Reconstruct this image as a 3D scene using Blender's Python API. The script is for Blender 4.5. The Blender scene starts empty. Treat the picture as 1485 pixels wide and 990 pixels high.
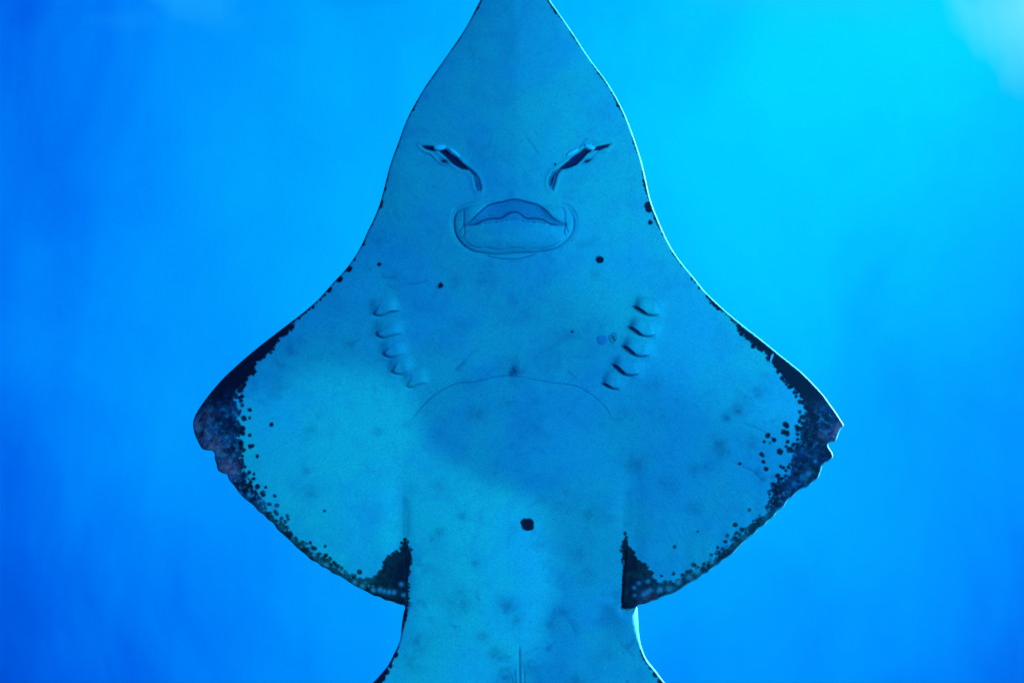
import bpy, bmesh, math, random
import numpy as np
from mathutils import Vector, Matrix, kdtree
from mathutils.geometry import delaunay_2d_cdt

random.seed(7)
RNG = np.random.default_rng(7)
scene = bpy.context.scene
COL = scene.collection

# ------------------------------------------------------------------ camera
ELEV = math.radians(50)                 # looking up through the water
FWD = Vector((0, math.cos(ELEV), math.sin(ELEV)))
UP = Vector((0, -math.sin(ELEV), math.cos(ELEV)))
RIGHT = Vector((1, 0, 0))
DIST = 2.4                              # metres from the lens to the belly
CAM_POS = Vector((0, 0, 1.5))
ROT = (math.pi / 2 + ELEV, 0, 0)
cam_data = bpy.data.cameras.new('camera')
cam_data.sensor_width = 36
cam_data.lens = 36 * DIST / 1.485
cam_data.clip_end = 500
cam = bpy.data.objects.new('camera', cam_data)
cam.location = CAM_POS
cam.rotation_euler = ROT
COL.objects.link(cam)
scene.camera = cam
CENTRE = CAM_POS + FWD * DIST


def local_dir(x, y, z):
    """direction given as right / towards the head / towards the belly side"""
    return (RIGHT * x + UP * y - FWD * z).normalized()


# ------------------------------------------------------------------ world: lit open water all round
GLOW = local_dir(0.10, 0.12, -2.4)      # where the daylight comes down through the surface
GLARE = local_dir(0.745, 0.50, -2.4)     # the ruffled surface itself
world = bpy.data.worlds.new('World')
scene.world = world
world.use_nodes = True
nt = world.node_tree
nt.nodes.clear()


def N(tree, kind, **kw):
    n = tree.nodes.new(kind)
    for k, v in kw.items():
        if k in ('inputs',):
            for a, b in v.items():
                n.inputs[a].default_value = b
        else:
            setattr(n, k, v)
    return n


def L(tree, a, b):
    tree.links.new(a, b)


def math_node(tree, op, a, b=None, c=None, clamp=False):
    n = tree.nodes.new('ShaderNodeMath')
    n.operation = op
    n.use_clamp = clamp
    for i, v in enumerate((a, b, c)):
        if v is None:
            continue
        if isinstance(v, (int, float)):
            n.inputs[i].default_value = v
        else:
            tree.links.new(v, n.inputs[i])
    return n.outputs[0]


def srgb(r, g, b):
    f = lambda c: (c / 255 / 12.92) if c <= 10.3 else (((c / 255) + 0.055) / 1.055) ** 2.4
    return (f(r), f(g), f(b), 1)


def ramp(tree, fac, stops, interp='LINEAR'):
    n = tree.nodes.new('ShaderNodeValToRGB')
    n.color_ramp.interpolation = interp
    e = n.color_ramp.elements
    while len(e) < len(stops):
        e.new(0.5)
    for el, (p, c) in zip(e, stops):
        el.position = p
        el.color = c if len(c) == 4 else (*c, 1)
    if fac is not None:
        tree.links.new(fac, n.inputs[0])
    return n.outputs[0]


def mix_col(tree, fac, a, b, mode='MIX'):
    n = tree.nodes.new('ShaderNodeMix')
    n.data_type = 'RGBA'
    n.blend_type = mode
    n.clamp_factor = True
    for idx, v in ((0, fac), (6, a), (7, b)):
        if isinstance(v, (int, float)):
            n.inputs[idx].default_value = v
        elif isinstance(v, tuple):
            n.inputs[idx].default_value = v if len(v) == 4 else (*v, 1)
        else:
            tree.links.new(v, n.inputs[idx])
    return n.outputs[2]


tc = N(nt, 'ShaderNodeTexCoord')
direc = tc.outputs['Generated']


def angle_to(vec):
    d = N(nt, 'ShaderNodeVectorMath', operation='DOT_PRODUCT')
    L(nt, direc, d.inputs[0])
    d.inputs[1].default_value = vec
    return math_node(nt, 'ARCCOSINE', math_node(nt, 'MINIMUM', d.outputs['Value'], 1.0))


def stretched_noise(scale, rot, stretch, detail=3, rough=0.5):
    m = N(nt, 'ShaderNodeMapping')
    m.inputs['Rotation'].default_value = rot
    m.inputs['Scale'].default_value = stretch
    L(nt, direc, m.inputs['Vector'])
    n = N(nt, 'ShaderNodeTexNoise')
    n.inputs['Scale'].default_value = scale
    n.inputs['Detail'].default_value = detail
    n.inputs['Roughness'].default_value = rough
    n.inputs['Distortion'].default_value = 0.6
    L(nt, m.outputs[0], n.inputs['Vector'])
    return n.outputs['Fac']


ang = angle_to(GLOW)                                    # radians
n1 = stretched_noise(9.0, (0, 0.5, 0.2), (1.15, 0.75, 0.7), 5, 0.6)
n5 = stretched_noise(13.0, (0.0, 0.62, 0.0), (2.2, 0.5, 0.35), 3, 0.5)
n2 = stretched_noise(2.6, (0.3, 0, 0), (1, 1, 1), 2)
w1 = math_node(nt, 'MULTIPLY', math_node(nt, 'SUBTRACT', n1, 0.5), 0.15)
w2 = math_node(nt, 'MULTIPLY', math_node(nt, 'SUBTRACT', n2, 0.5), 0.16)
w5 = math_node(nt, 'MULTIPLY', math_node(nt, 'SUBTRACT', n5, 0.5), 0.065)
a2 = math_node(nt, 'ADD', math_node(nt, 'ADD', math_node(nt, 'ADD', ang, w1), w2), w5)
fac = math_node(nt, 'DIVIDE', a2, 1.6, clamp=True)
wcol = ramp(nt, fac, [
    (0.00, srgb(0, 188, 255)), (0.06, srgb(0, 180, 255)), (0.115, srgb(0, 164, 255)),
    (0.172, srgb(0, 144, 255)), (0.205, srgb(0, 126, 250)), (0.24, srgb(0, 98, 234)),
    (0.29, srgb(0, 74, 208)), (0.55, srgb(0, 54, 165)), (1.0, srgb(0, 44, 138))])
# brighter, greener water below the lit surface
SHAFT = local_dir(0.52, 0.46, -2.4)
sf = math_node(nt, 'SUBTRACT', 1.0, math_node(nt, 'DIVIDE', math_node(nt, 'ADD', angle_to(SHAFT), w1), 0.25), clamp=True)
sf = math_node(nt, 'MULTIPLY', math_node(nt, 'MULTIPLY', sf, sf), math_node(nt, 'SUBTRACT', 3.0, math_node(nt, 'MULTIPLY', sf, 2.0)))
wcol = mix_col(nt, sf, wcol, srgb(0, 218, 255))
# pale glare where the surface is ruffled
n3 = stretched_noise(9.0, (0, 0.4, 0.5), (1, 0.5, 0.5), 4, 0.55)
ga = angle_to(GLARE)
gm = math_node(nt, 'SUBTRACT', 0.046, ga)
gm = math_node(nt, 'ADD', gm, math_node(nt, 'MULTIPLY', math_node(nt, 'SUBTRACT', n3, 0.42), 0.34))
gm = math_node(nt, 'DIVIDE', gm, 0.09, clamp=True)
gm = math_node(nt, 'MULTIPLY', gm, math_node(nt, 'SUBTRACT', 1.0, math_node(nt, 'DIVIDE', ga, 0.16), clamp=True))
wcol = mix_col(nt, gm, wcol, srgb(130, 240, 254))
# wisps where the line of sight nears the surface
ud = N(nt, 'ShaderNodeVectorMath', operation='DOT_PRODUCT')
L(nt, direc, ud.inputs[0])
ud.inputs[1].default_value = UP
n4 = stretched_noise(16.0, (0.2, 0.1, 0.3), (0.55, 1, 1), 4, 0.55)
near_surf = math_node(nt, 'DIVIDE', math_node(nt, 'SUBTRACT', ud.outputs['Value'], 0.172), 0.05, clamp=True)
wisp = math_node(nt, 'MULTIPLY', near_surf, math_node(nt, 'DIVIDE', math_node(nt, 'SUBTRACT', n4, 0.50), 0.2, clamp=True))
wcol = mix_col(nt, math_node(nt, 'MULTIPLY', wisp, 0.55), wcol, srgb(40, 190, 255))
wisp2 = math_node(nt, 'MULTIPLY', near_surf, math_node(nt, 'DIVIDE', math_node(nt, 'SUBTRACT', 0.47, n4), 0.2, clamp=True))
wcol = mix_col(nt, math_node(nt, 'MULTIPLY', wisp2, 0.45), wcol, srgb(0, 84, 222))
bg = N(nt, 'ShaderNodeBackground')
bg.inputs['Strength'].default_value = 1.0
L(nt, wcol, bg.inputs['Color'])
wo = N(nt, 'ShaderNodeOutputWorld')
L(nt, bg.outputs[0], wo.inputs['Surface'])

# ------------------------------------------------------------------ lamps


def lamp(name, kind, offset, target, power, colour, **kw):
    d = bpy.data.lights.new(name, kind)
    d.energy = power
    d.color = colour
    for k, v in kw.items():
        setattr(d, k, v)
    o = bpy.data.objects.new(name, d)
    p = CENTRE + RIGHT * offset[0] + UP * offset[1] - FWD * offset[2]
    o.location = p
    t = CENTRE + RIGHT * target[0] + UP * target[1] - FWD * target[2]
    o.rotation_euler = (t - p).to_track_quat('-Z', 'Y').to_euler()
    COL.objects.link(o)
    return o


# white tank lamp beyond the right wing, behind the animal: the bright rim
lamp('tank_lamp', 'SPOT', (2.9, 0.6, -1.6), (0, 0, 0), 2300, (0.86, 1.0, 0.97),
     spot_size=math.radians(50), spot_blend=0.4, shadow_soft_size=0.06)
# soft blue fill added on the viewing side to brighten the belly
lamp('belly_fill', 'AREA', (4.5, 0.9, 5.2), (-0.1, 0.1, 0), 395, (0.035, 0.50, 1.08),
     shape='DISK', size=1.7)
# two added spots shape light pools: left wing and trunk, right gills
KEY = (0.95, -1.35, 3.4)
lamp('pool_spot', 'SPOT', KEY, (-0.215, -0.31, 0), 285, (0.03, 0.45, 0.62),
     spot_size=math.radians(8.6), spot_blend=0.28, shadow_soft_size=0.016)
lamp('pool_spot', 'SPOT', (2.3, -0.9, 2.4), (0.43, 0.19, 0), 175, (0.03, 0.45, 0.68),
     spot_size=math.radians(12.5), spot_blend=0.40, shadow_soft_size=0.02)

scene.view_settings.view_transform = 'Standard'
scene.view_settings.look = 'None'
scene.view_settings.exposure = 0
scene.view_settings.gamma = 1
scene.view_settings.use_curve_mapping = False
scene.cycles.use_denoising = True
scene.cycles.max_bounces = 6

# ------------------------------------------------------------------ outline of the ray (1 unit = 1 mm; x right, y down from the
# corner of the plane the belly lies in)
LEFT = [(697, 0), (674.5, 42), (639, 94), (613, 132), (590.5, 173), (577.6, 207), (566, 239), (556.6, 275),
        (550, 298), (541, 320), (533, 336), (525, 354), (514, 373), (500, 392), (485, 408), (470, 425), (459.6, 436),
        (440, 453), (419, 469), (398, 485), (378.7, 500), (358, 517), (341, 532), (326, 546), (314, 559), (304, 571), (295, 583),
        (287, 595), (282, 605), (280, 613), (281.6, 626), (285, 636), (290, 645), (295, 650.5), (302, 653), (308, 655), (311, 659), (312, 668),
        (315, 677), (319, 683), (325, 687), (329, 687), (331, 690), (333, 696), (339, 704), (346, 713.6),
        (357, 724), (368, 734), (380, 744), (392, 755), (402, 766), (411, 775.6), (423, 786), (435, 797), (447, 807), (459.6, 816), (474, 825),
        (489, 833.6), (504, 842), (519, 850), (530, 857), (540.5, 862), (553, 867), (565, 871), (574, 874), (581, 876.3), (586, 877)]
LEFT_TRUNK = [(587.5, 880), (585.5, 888), (583.5, 900), (582, 913), (580.5, 926), (577, 936), (572, 946), (564, 962), (553, 976), (540, 990)]
RIGHT_ = [(797, 0), (823, 37), (855.5, 86), (884.6, 126), (905.6, 165), (917, 194), (924, 214), (930, 233), (936, 258), (941, 281),
          (946, 298), (954, 318), (963, 339), (975, 362), (989, 382), (1004, 400), (1022.6, 423), (1036, 436), (1049.6, 448.5),
          (1064, 461), (1079, 473), (1106, 494), (1133, 516), (1147, 527), (1160, 537.5), (1173, 550), (1184.5, 562), (1195, 574),
          (1203, 585), (1211, 596), (1218, 607), (1223.5, 617), (1219, 622), (1216, 629), (1211, 640), (1206, 641), (1201, 643.5), (1202, 648),
          (1207, 656), (1207.5, 662), (1204, 667), (1198, 672), (1191, 676.5), (1190.5, 682), (1188, 689), (1180, 698), (1171, 705.5),
          (1163, 707.5), (1156, 713), (1149, 721), (1143, 725), (1136, 734), (1128, 741), (1120, 749), (1111, 758), (1101, 766),
          (1090, 776), (1079, 786.5), (1066, 798), (1052, 809.5), (1040, 819), (1028, 827.5), (1016, 836), (1004, 843.5), (992, 850.5), (979.5, 857),
          (963, 865), (947, 871), (934, 875), (924, 877.6)]
RIGHT_TRUNK = [(924.5, 884), (925.3, 897), (926, 911), (927.5, 924), (930, 936), (937, 954), (951, 972), (965, 990)]
SNOUT = [(797, 0), (781, -26), (767, -50), (757, -64), (747, -69), (737, -64), (727, -50), (712, -26), (697, 0)]
TAIL_L = [(540, 990), (522, 1006), (500, 1022), (482, 1040), (478, 1058), (490, 1072), (530, 1086), (590, 1098), (640, 1112),
          (668, 1150), (684, 1220), (696, 1320), (708, 1440), (718, 1560), (730, 1680), (740, 1760), (750, 1800)]
TAIL_R = [(965, 990), (984, 1006), (1006, 1022), (1024, 1040), (1028, 1058), (1016, 1072), (976, 1086), (916, 1098), (866, 1112),
          (838, 1150), (822, 1220), (810, 1320), (798, 1440), (786, 1560), (772, 1680), (760, 1760), (750, 1800)]
CTRL = (RIGHT_ + RIGHT_TRUNK + TAIL_R[1:] + TAIL_L[::-1][1:] + LEFT_TRUNK[::-1][1:] + LEFT[::-1] + SNOUT[::-1][1:-1])


def catmull(points, step, closed=False):
    P = np.array(points, float)
    n = len(P)
    out = []
    segs = n if closed else n - 1
    for i in range(segs):
        p1, p2 = P[i], P[(i + 1) % n]
        p0 = P[i - 1] if (closed or i > 0) else 2 * p1 - p2
        p3 = P[(i + 2) % n] if (closed or i + 2 < n) else 2 * p2 - p1
        d1 = max(np.linalg.norm(p2 - p1), 1e-6) ** 0.5
        d0 = max(np.linalg.norm(p1 - p0), 1e-6) ** 0.5
        d2 = max(np.linalg.norm(p3 - p2), 1e-6) ** 0.5
        b1 = (d0 * d0 * p2 - d1 * d1 * p0 + (2 * d0 * d0 + 3 * d0 * d1 + d1 * d1) * p1) / (3 * d0 * (d0 + d1))
        b2 = (d2 * d2 * p1 - d1 * d1 * p3 + (2 * d2 * d2 + 3 * d2 * d1 + d1 * d1) * p2) / (3 * d2 * (d2 + d1))
        m = max(1, int(round(np.linalg.norm(p2 - p1) / step)))
        for k in range(m):
            t = k / m
            out.append((1 - t) ** 3 * p1 + 3 * (1 - t) ** 2 * t * b1 + 3 * (1 - t) * t * t * b2 + t ** 3 * p2)
    if not closed:
        out.append(P[-1])
    return np.array(out)


def resample(P, step, closed):
    Q = np.vstack([P, P[:1]]) if closed else P
    s = np.concatenate([[0], np.cumsum(np.linalg.norm(np.diff(Q, axis=0), axis=1))])
    m = int(round(s[-1] / step))
    t = np.linspace(0, s[-1], m, endpoint=not closed)
    return np.stack([np.interp(t, s, Q[:, 0]), np.interp(t, s, Q[:, 1])], 1)


OUT = resample(catmull(CTRL, 1.0, True), 2.0, True)
# the trailing edges of the wings are slightly ragged
tang = np.roll(OUT, -1, 0) - np.roll(OUT, 1, 0)
nrm = np.stack([-tang[:, 1], tang[:, 0]], 1) / np.linalg.norm(tang, axis=1)[:, None]
area2 = np.sum(OUT[:, 0] * np.roll(OUT[:, 1], -1) - np.roll(OUT[:, 0], -1) * OUT[:, 1])
if area2 < 0:
    nrm = -nrm                                           # inward
arc = np.arange(len(OUT)) * 2.0
rag = 0.7 * np.sin(arc / 4.1 + 2 * np.sin(arc / 17)) + 0.6 * np.sin(arc / 9.3) * np.sin(arc / 31)
wgt = ((OUT[:, 1] > 640) & (OUT[:, 1] < 872)).astype(float)
wgt = np.convolve(wgt, np.ones(9) / 9, 'same')
OUT = OUT + nrm * (rag * wgt)[:, None]

SLIT_L = resample(catmull([(587.7, 778), (588.6, 800), (589.8, 835), (590.5, 870), (590.2, 876), (587.5, 878)], 1), 1.5, False)
SLIT_R = resample(catmull([(906.3, 770), (906.4, 800), (904.5, 830), (903.4, 855), (902.2, 875), (904.5, 879.5), (910, 880), (917, 879.4), (924, 878)], 1), 1.5, False)


def seg_dist(P, A, B):
    """distance of points P to segments A-B (broadcast pairwise along axis 0)"""
    AB = B - A
    t = np.clip(np.sum((P - A) * AB, 1) / np.maximum(np.sum(AB * AB, 1), 1e-9), 0, 1)
    return np.linalg.norm(P - (A + AB * t[:, None]), axis=1)


def poly_dist(P, line, reach=None):
    """distance of points to a polyline, position along it 0..1 and signed side"""
    line = np.asarray(line, float)
    best = np.full(len(P), 1e9)
    along = np.zeros(len(P))
    side = np.ones(len(P))
    cum = np.concatenate([[0], np.cumsum(np.linalg.norm(np.diff(line, axis=0), axis=1))])
    idx = np.arange(len(P))
    if reach is not None:
        lo, hi = line.min(0) - reach, line.max(0) + reach
        idx = np.nonzero((P[:, 0] > lo[0]) & (P[:, 0] < hi[0]) & (P[:, 1] > lo[1]) & (P[:, 1] < hi[1]))[0]
    Q = P[idx]
    if len(Q) == 0:
        return best, along, side
    b = best[idx]; al = along[idx]; sd = side[idx]
    for i in range(len(line) - 1):
        A, B = line[i], line[i + 1]
        AB = B - A
        l2 = max(AB @ AB, 1e-9)
        t = np.clip(((Q - A) @ AB) / l2, 0, 1)
        d = np.linalg.norm(Q - (A + t[:, None] * AB), axis=1)
        m = d < b
        b[m] = d[m]
        al[m] = (cum[i] + t[m] * math.sqrt(l2)) / cum[-1]
        cr = AB[0] * (Q[:, 1] - A[1]) - AB[1] * (Q[:, 0] - A[0])
        sd[m] = np.sign(cr[m])
    best[idx] = b; along[idx] = al; side[idx] = sd
    return best, along, side


def in_poly(P, poly):
    poly = np.asarray(poly, float)
    inside = np.zeros(len(P), bool)
    x, y = P[:, 0], P[:, 1]
    for i in range(len(poly)):
        (x1, y1), (x2, y2) = poly[i - 1], poly[i]
        if y1 == y2:
            continue
        c = ((y1 > y) != (y2 > y)) & (x < (x2 - x1) * (y - y1) / (y2 - y1) + x1)
        inside ^= c
    return inside


def sdf_poly(P, poly, reach=40):
    """negative inside"""
    poly = np.asarray(poly, float)
    lo, hi = poly.min(0) - reach, poly.max(0) + reach
    r = np.full(len(P), 99.0)
    idx = np.nonzero((P[:, 0] > lo[0]) & (P[:, 0] < hi[0]) & (P[:, 1] > lo[1]) & (P[:, 1] < hi[1]))[0]
    if len(idx) == 0:
        return r
    Q = P[idx]
    d, _, _ = poly_dist(Q, np.vstack([poly, poly[:1]]))
    r[idx] = np.where(in_poly(Q, poly), -d, d)
    return r


def sstep(a, b, x):
    t = np.clip((x - a) / (b - a), 0, 1)
    return t * t * (3 - 2 * t)


# ------------------------------------------------------------------ pigment of the underside
BAND_L = [(541, 318), (527, 350), (512, 372), (497, 394), (480, 413), (468, 428), (459, 439), (449, 448), (436, 459), (424, 471), (419, 483), (408, 489),
          (400, 498), (395, 509), (385, 516), (372, 521), (370, 537), (357, 551), (350, 561), (340, 569), (342, 589), (345, 607),
          (349, 624), (344, 637), (352, 648), (346, 662), (351, 676), (357, 697), (361, 709), (380, 725), (392, 749), (408, 761),
          (424, 778), (446, 796), (465, 806), (481, 820), (497, 833), (510, 837), (531, 840), (539, 843), (551, 830), (559, 813), (570, 804), (581, 797),
          (584, 789), (587.7, 777), (592, 783), (596, 797), (599, 808), (594, 824), (592, 846), (591, 880)]
BAND_R = [(1022, 420), (1028, 436), (1039, 449), (1051, 453), (1058, 461), (1068, 471), (1069, 478), (1082, 488), (1093, 501), (1103, 507),
          (1112, 513), (1120, 529), (1132, 543), (1141, 556), (1150, 563), (1162, 573), (1168, 588), (1170, 600), (1163, 612), (1160, 626),
          (1161, 640), (1153, 650), (1151, 662), (1147, 672), (1146, 687), (1133, 699), (1123, 708), (1120, 722), (1121, 734), (1110, 748),
          (1095, 760), (1080, 775), (1065, 791), (1050, 800), (1036, 812), (1022, 823), (1001, 834), (979, 842), (958, 848), (947, 844),
          (944, 830), (936, 821), (924, 813), (915, 798), (909, 786), (906.4, 769), (903, 784), (899, 789), (902.5, 800), (905, 819), (903.5, 846), (901.5, 880)]


def band_polygon(inner, a, b):
    """close the inner edge of a pigmented margin along the outline between a and b"""
    ia = np.argmin(np.linalg.norm(OUT - np.array(a), axis=1))
    ib = np.argmin(np.linalg.norm(OUT - np.array(b), axis=1))
    n = len(OUT)
    f = [(ib + k) % n for k in range((ia - ib) % n + 1)]
    g = [(ib - k) % n for k in range((ib - ia) % n + 1)]
    path = f if len(f) < len(g) else g
    edge = OUT[path] - nrm[path] * 6
    return np.vstack([np.array(inner, float), edge])


POLY_L = band_polygon(BAND_L, (541, 318), (587, 877))
POLY_R = band_polygon(BAND_R, (1022, 420), (922, 878))

SPOTS = [  # x, y, radius
    (940, 299, 6.5), (941, 303, 6), (951, 315.5, 3.6), (942.5, 323, 3.6), (941.5, 287, 3), (962, 339, 3), (977, 368, 3), (1004, 404, 3), (1009, 409, 2.6), (1014, 417, 3),
    (552.5, 293, 4), (551, 299, 4), (527.5, 354, 2.8), (514, 376, 2.4), (506.5, 390.5, 4.9), (492.5, 404.5, 5.5), (477, 420, 5), (551, 383.5, 2.8),
    (640, 414, 3.8), (638.5, 415.5, 3.2), (868, 377, 5.2), (870, 378, 4.6), (829, 481, 2.2), (764.5, 757, 9), (768, 754.5, 6.5), (760, 754, 6), (769, 760, 5.5), (805, 240.5, 1.9),
    (1152.6, 574, 2.8), (1158, 582, 3.5), (1136, 614, 4.2), (1139, 617, 3.6), (1134, 625, 4.2), (1139, 627, 4.6), (1111, 630, 4), (1120, 636.5, 3.6), (1116, 633, 1.8),
    (1106, 639.5, 2.3), (1114, 641, 1.6), (1140, 639, 3), (1138, 646, 2.6), (1149, 644, 2.8), (1128.6, 653.5, 5), (1143, 651, 4.8), (1147, 653, 3), (1101.6, 657, 3.3), (1104, 660, 2.4),
    (1105, 668, 3.2), (1109, 678.5, 3.6), (1130, 675, 2.6), (1134, 677, 2.6), (1138, 681, 2.6), (1125.6, 688.5, 3.8), (1132, 693, 3), (1116.5, 731, 5), (1122, 703, 4), (1120, 709, 3.6),
    (1157, 610, 3.2), (1153, 617, 3), (1155, 622, 3.2), (1155, 629, 3.2), (1160, 604, 3), (1158, 597, 3.2),
    (1085.5, 738, 2.8), (1065, 759.5, 3.8), (1067, 772, 3.6), (1053, 775, 3), (1051, 784, 3.2), (1065, 780, 4), (1075, 767, 4), (1005, 817.5, 4), (976.8, 791, 2.7),
    (1010.5, 769, 1.9), (1070.6, 670.5, 2), (1040, 792.6, 2.6), (1039, 800, 3), (1031, 803, 3), (1020, 817, 3.5), (996, 828, 3.4), (989, 833, 3), (976, 830, 2.4), (958, 833, 2.2), (964, 843, 4), (971, 842, 3), (951, 846, 4),
    (364.6, 593.6, 3.1), (355.7, 605.8, 4.4), (364.6, 605, 2.3), (396, 614.4, 3.5), (364.6, 630, 2.9), (365, 646, 3.6), (369, 645, 2.6), (352.5, 660, 3.2), (375.4, 660, 3),
    (353, 574, 3), (351, 581, 3.4), (349, 566, 4), (353, 561, 3.5), (353, 587, 3), (343, 572, 3), (353, 621, 5), (351, 640, 4), (355, 652, 4), (346, 647, 4.2), (350, 676, 5), (353, 673, 3.5),
    (353, 687, 3.2), (363, 684, 3), (369.8, 686.6, 2.3), (369, 693, 2.9), (365, 698, 3.2), (374.6, 704.7, 4.2), (371.5, 711, 2), (386.8, 705, 2.4), (382.7, 713.6, 4.2), (400, 717.7, 2.8),
    (392, 729.8, 3.2), (403, 731.7, 3.4), (400, 741, 3), (402, 744, 3), (417.8, 746.8, 2.5), (409.7, 750, 2.6), (415, 755.4, 3.2), (419, 752, 2.4), (472.5, 738.7, 2.2),
    (472.5, 790.5, 2.2), (458, 794.5, 3.3), (451, 786, 2.6), (440, 785, 2.8), (437, 789, 3), (464, 803, 4), (477, 812, 4), (485, 814, 3), (496, 822, 3.3), (522, 827.4, 4), (501, 834, 4.5), (513, 837, 5), (532, 839, 4),
]
# scalloped inner edges of the margins: overlapping round cells of pigment
for line, seed in ((BAND_L, 1), (BAND_R, 2)):
    rr = random.Random(seed)
    ln = resample(np.array(line, float), 5.0, False)
    for p in ln:
        y = p[1]
        low = (y > 640) and (y < 842)
        edge_small = y < 470
        r = rr.uniform(1.5, 2.6) if edge_small else (rr.uniform(2.2, 4.8) if low else rr.uniform(2.0, 4.2))
        if abs(p[0] - 592) < 10 or abs(p[0] - 904) < 8:
            r = rr.uniform(1.2, 2.6)
        SPOTS.append((p[0] + rr.uniform(-2, 2), p[1] + rr.uniform(-2, 2), r))
# scattered cells inside the margins
rr = random.Random(11)
for line, sgn in ((BAND_L, 1), (BAND_R, -1)):
    for p in resample(np.array(line, float), 4.0, False):
        if 560 < p[1] < 842 and not (abs(p[0] - 592) < 24 or abs(p[0] - 905) < 24) and rr.random() < 0.55:
            o = rr.uniform(2, 9)
            SPOTS.append((p[0] + sgn * o * 0.8, p[1] - (o * 0.6 if p[1] > 690 else rr.uniform(-4, 4)), rr.uniform(1.6, 3.6)))
# narrow dashes of pigment along the leading edge of the snout and the pelvic fins
rr = random.Random(5)
for side_line, wmul in ((LEFT[:12], 1.0), (RIGHT_[:16], 1.0), (LEFT_TRUNK, 1.9), (RIGHT_TRUNK, 1.5)):
    ln = resample(catmull(side_line, 1), 3.2, False)
    for i, p in enumerate(ln):
        ph = math.sin(i * 0.35) + 0.6 * math.sin(i * 0.13 + 1)
        if ph > -0.35:
            r = (1.1 + 1.5 * max(0, ph) * rr.random()) * wmul
            q = p
            inward = 1 if q[0] < 742 else -1
            off = 0.8 if q[0] < 742 else 3.2
            SPOTS.append((q[0] + inward * off, q[1] + rr.uniform(-1, 1), r))

for a, b in ((TAIL_L[0], TAIL_L[3]), (TAIL_R[0], TAIL_R[3])):
    for k in range(14):
        t = k / 13
        s = 1 if a[0] < 742 else -1
        SPOTS.append((a[0] + (b[0] - a[0]) * t + s * 5, a[1] + (b[1] - a[1]) * t + rr.uniform(-2, 2), rr.uniform(5, 8)))
for x, y, r in ((566, 964, 4), (560, 972, 5.5), (553, 980, 7), (546, 988, 8), (574, 948, 4), (944, 966, 4), (951, 976, 5), (958, 985, 5)):
    SPOTS.append((x, y, r))

PALE = [(514.8, 843.4, 4), (526, 849, 4.2), (542, 854, 4), (552, 853.5, 4.2), (558, 855.5, 3.6), (565, 856.5, 3.6), (572, 857, 3.4), (583, 844.7, 3.4), (585.7, 860.5, 2.8),
        (925, 843, 3.2), (919, 849.7, 3), (919.7, 861, 2.6), (938.8, 840.5, 3), (933, 860, 3.6), (938, 857, 4), (942, 854, 3.4), (956.5, 853, 4), (970, 852.5, 5), (983, 843, 4.6),
        (999, 835.5, 4.8), (1010, 828, 5), (1032, 814, 4), (967, 837, 3.5), (348, 716, 3.4), (362, 716, 3), (445, 790, 2.6), (456, 803, 3), (474, 818, 3.2), (1171, 686, 4), (1150, 700, 3.4), (1181, 668, 3)]
for _ in range(46):      # smaller pale flecks in the trailing margins
    t = random.random()
    if random.random() < 0.5:
        i = random.randint(44, 60); p = LEFT[i]; PALE.append((p[0] + random.uniform(2, 12), p[1] - random.uniform(3, 12), random.uniform(0.9, 1.9)))
    else:
        i = random.randint(46, 66); p = RIGHT_[i]; PALE.append((p[0] - random.uniform(3, 14), p[1] - random.uniform(3, 12), random.uniform(0.9, 2.0)))

SMUDGE = [(819, 327.5, 2.8, 1.0), (815, 326.5, 2.5, .8), (675, 328, 3, .7), (681, 327, 3, .5), (745, 538, 9, 1.0), (743, 536, 20, .3), (1066, 593, 9, .55), (1051, 604, 7, .5), (1094, 568, 10, .35), (1074, 575, 14, .25), (1039, 643, 11, .45), (1046, 655, 10, .35), (1025, 674, 8, .3), (1004, 676, 7, .3),
          (1088, 640, 10, .35), (1098, 686, 8, .4), (1105, 693, 7, .35), (1006, 736, 12, .3), (920, 672, 16, .28), (424, 507, 10, .35), (408, 527, 9, .3), (404, 562, 14, .3), (455, 622, 9, .25), (439, 497, 7, .25),
          (445, 682, 6, .35), (450, 713, 9, .35), (590, 615, 7, .3), (549, 624, 7, .3), (637, 768, 6, .5), (628, 778, 6, .45), (671, 745, 6, .35), (690, 813, 8, .35), (668, 870, 16, .35), (735, 874, 14, .5), (745, 893, 12, .3),
          (851, 831, 12, .4), (838, 800, 12, .3), (855, 785, 6, .3), (870, 898, 8, .3), (800, 900, 16, .3), (720, 945, 14, .4), (735, 975, 16, .5), (770, 960, 14, .35), (700, 920, 12, .3), (607, 930, 12, .35), (600, 960, 10, .3),
          (835, 985, 14, .35), (880, 945, 10, .25), (815, 880, 12, .3), (855, 740, 14, .3), (640, 700, 12, .2), (690, 600, 14, .3), (735, 580, 10, .2), (780, 620, 12, .2), (900, 600, 10, .25), (965, 700, 14, .25), (945, 555, 12, .2),
          (618, 140, 4, .3), (700, 412, 8, .25), (660, 411, 8, .3), (715, 413, 5, .25), (862, 398, 7, .25), (575, 403, 9, .2), (508, 498, 8, .3), (1118, 690, 5, .3), (700, 560, 10, .2)]

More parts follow.
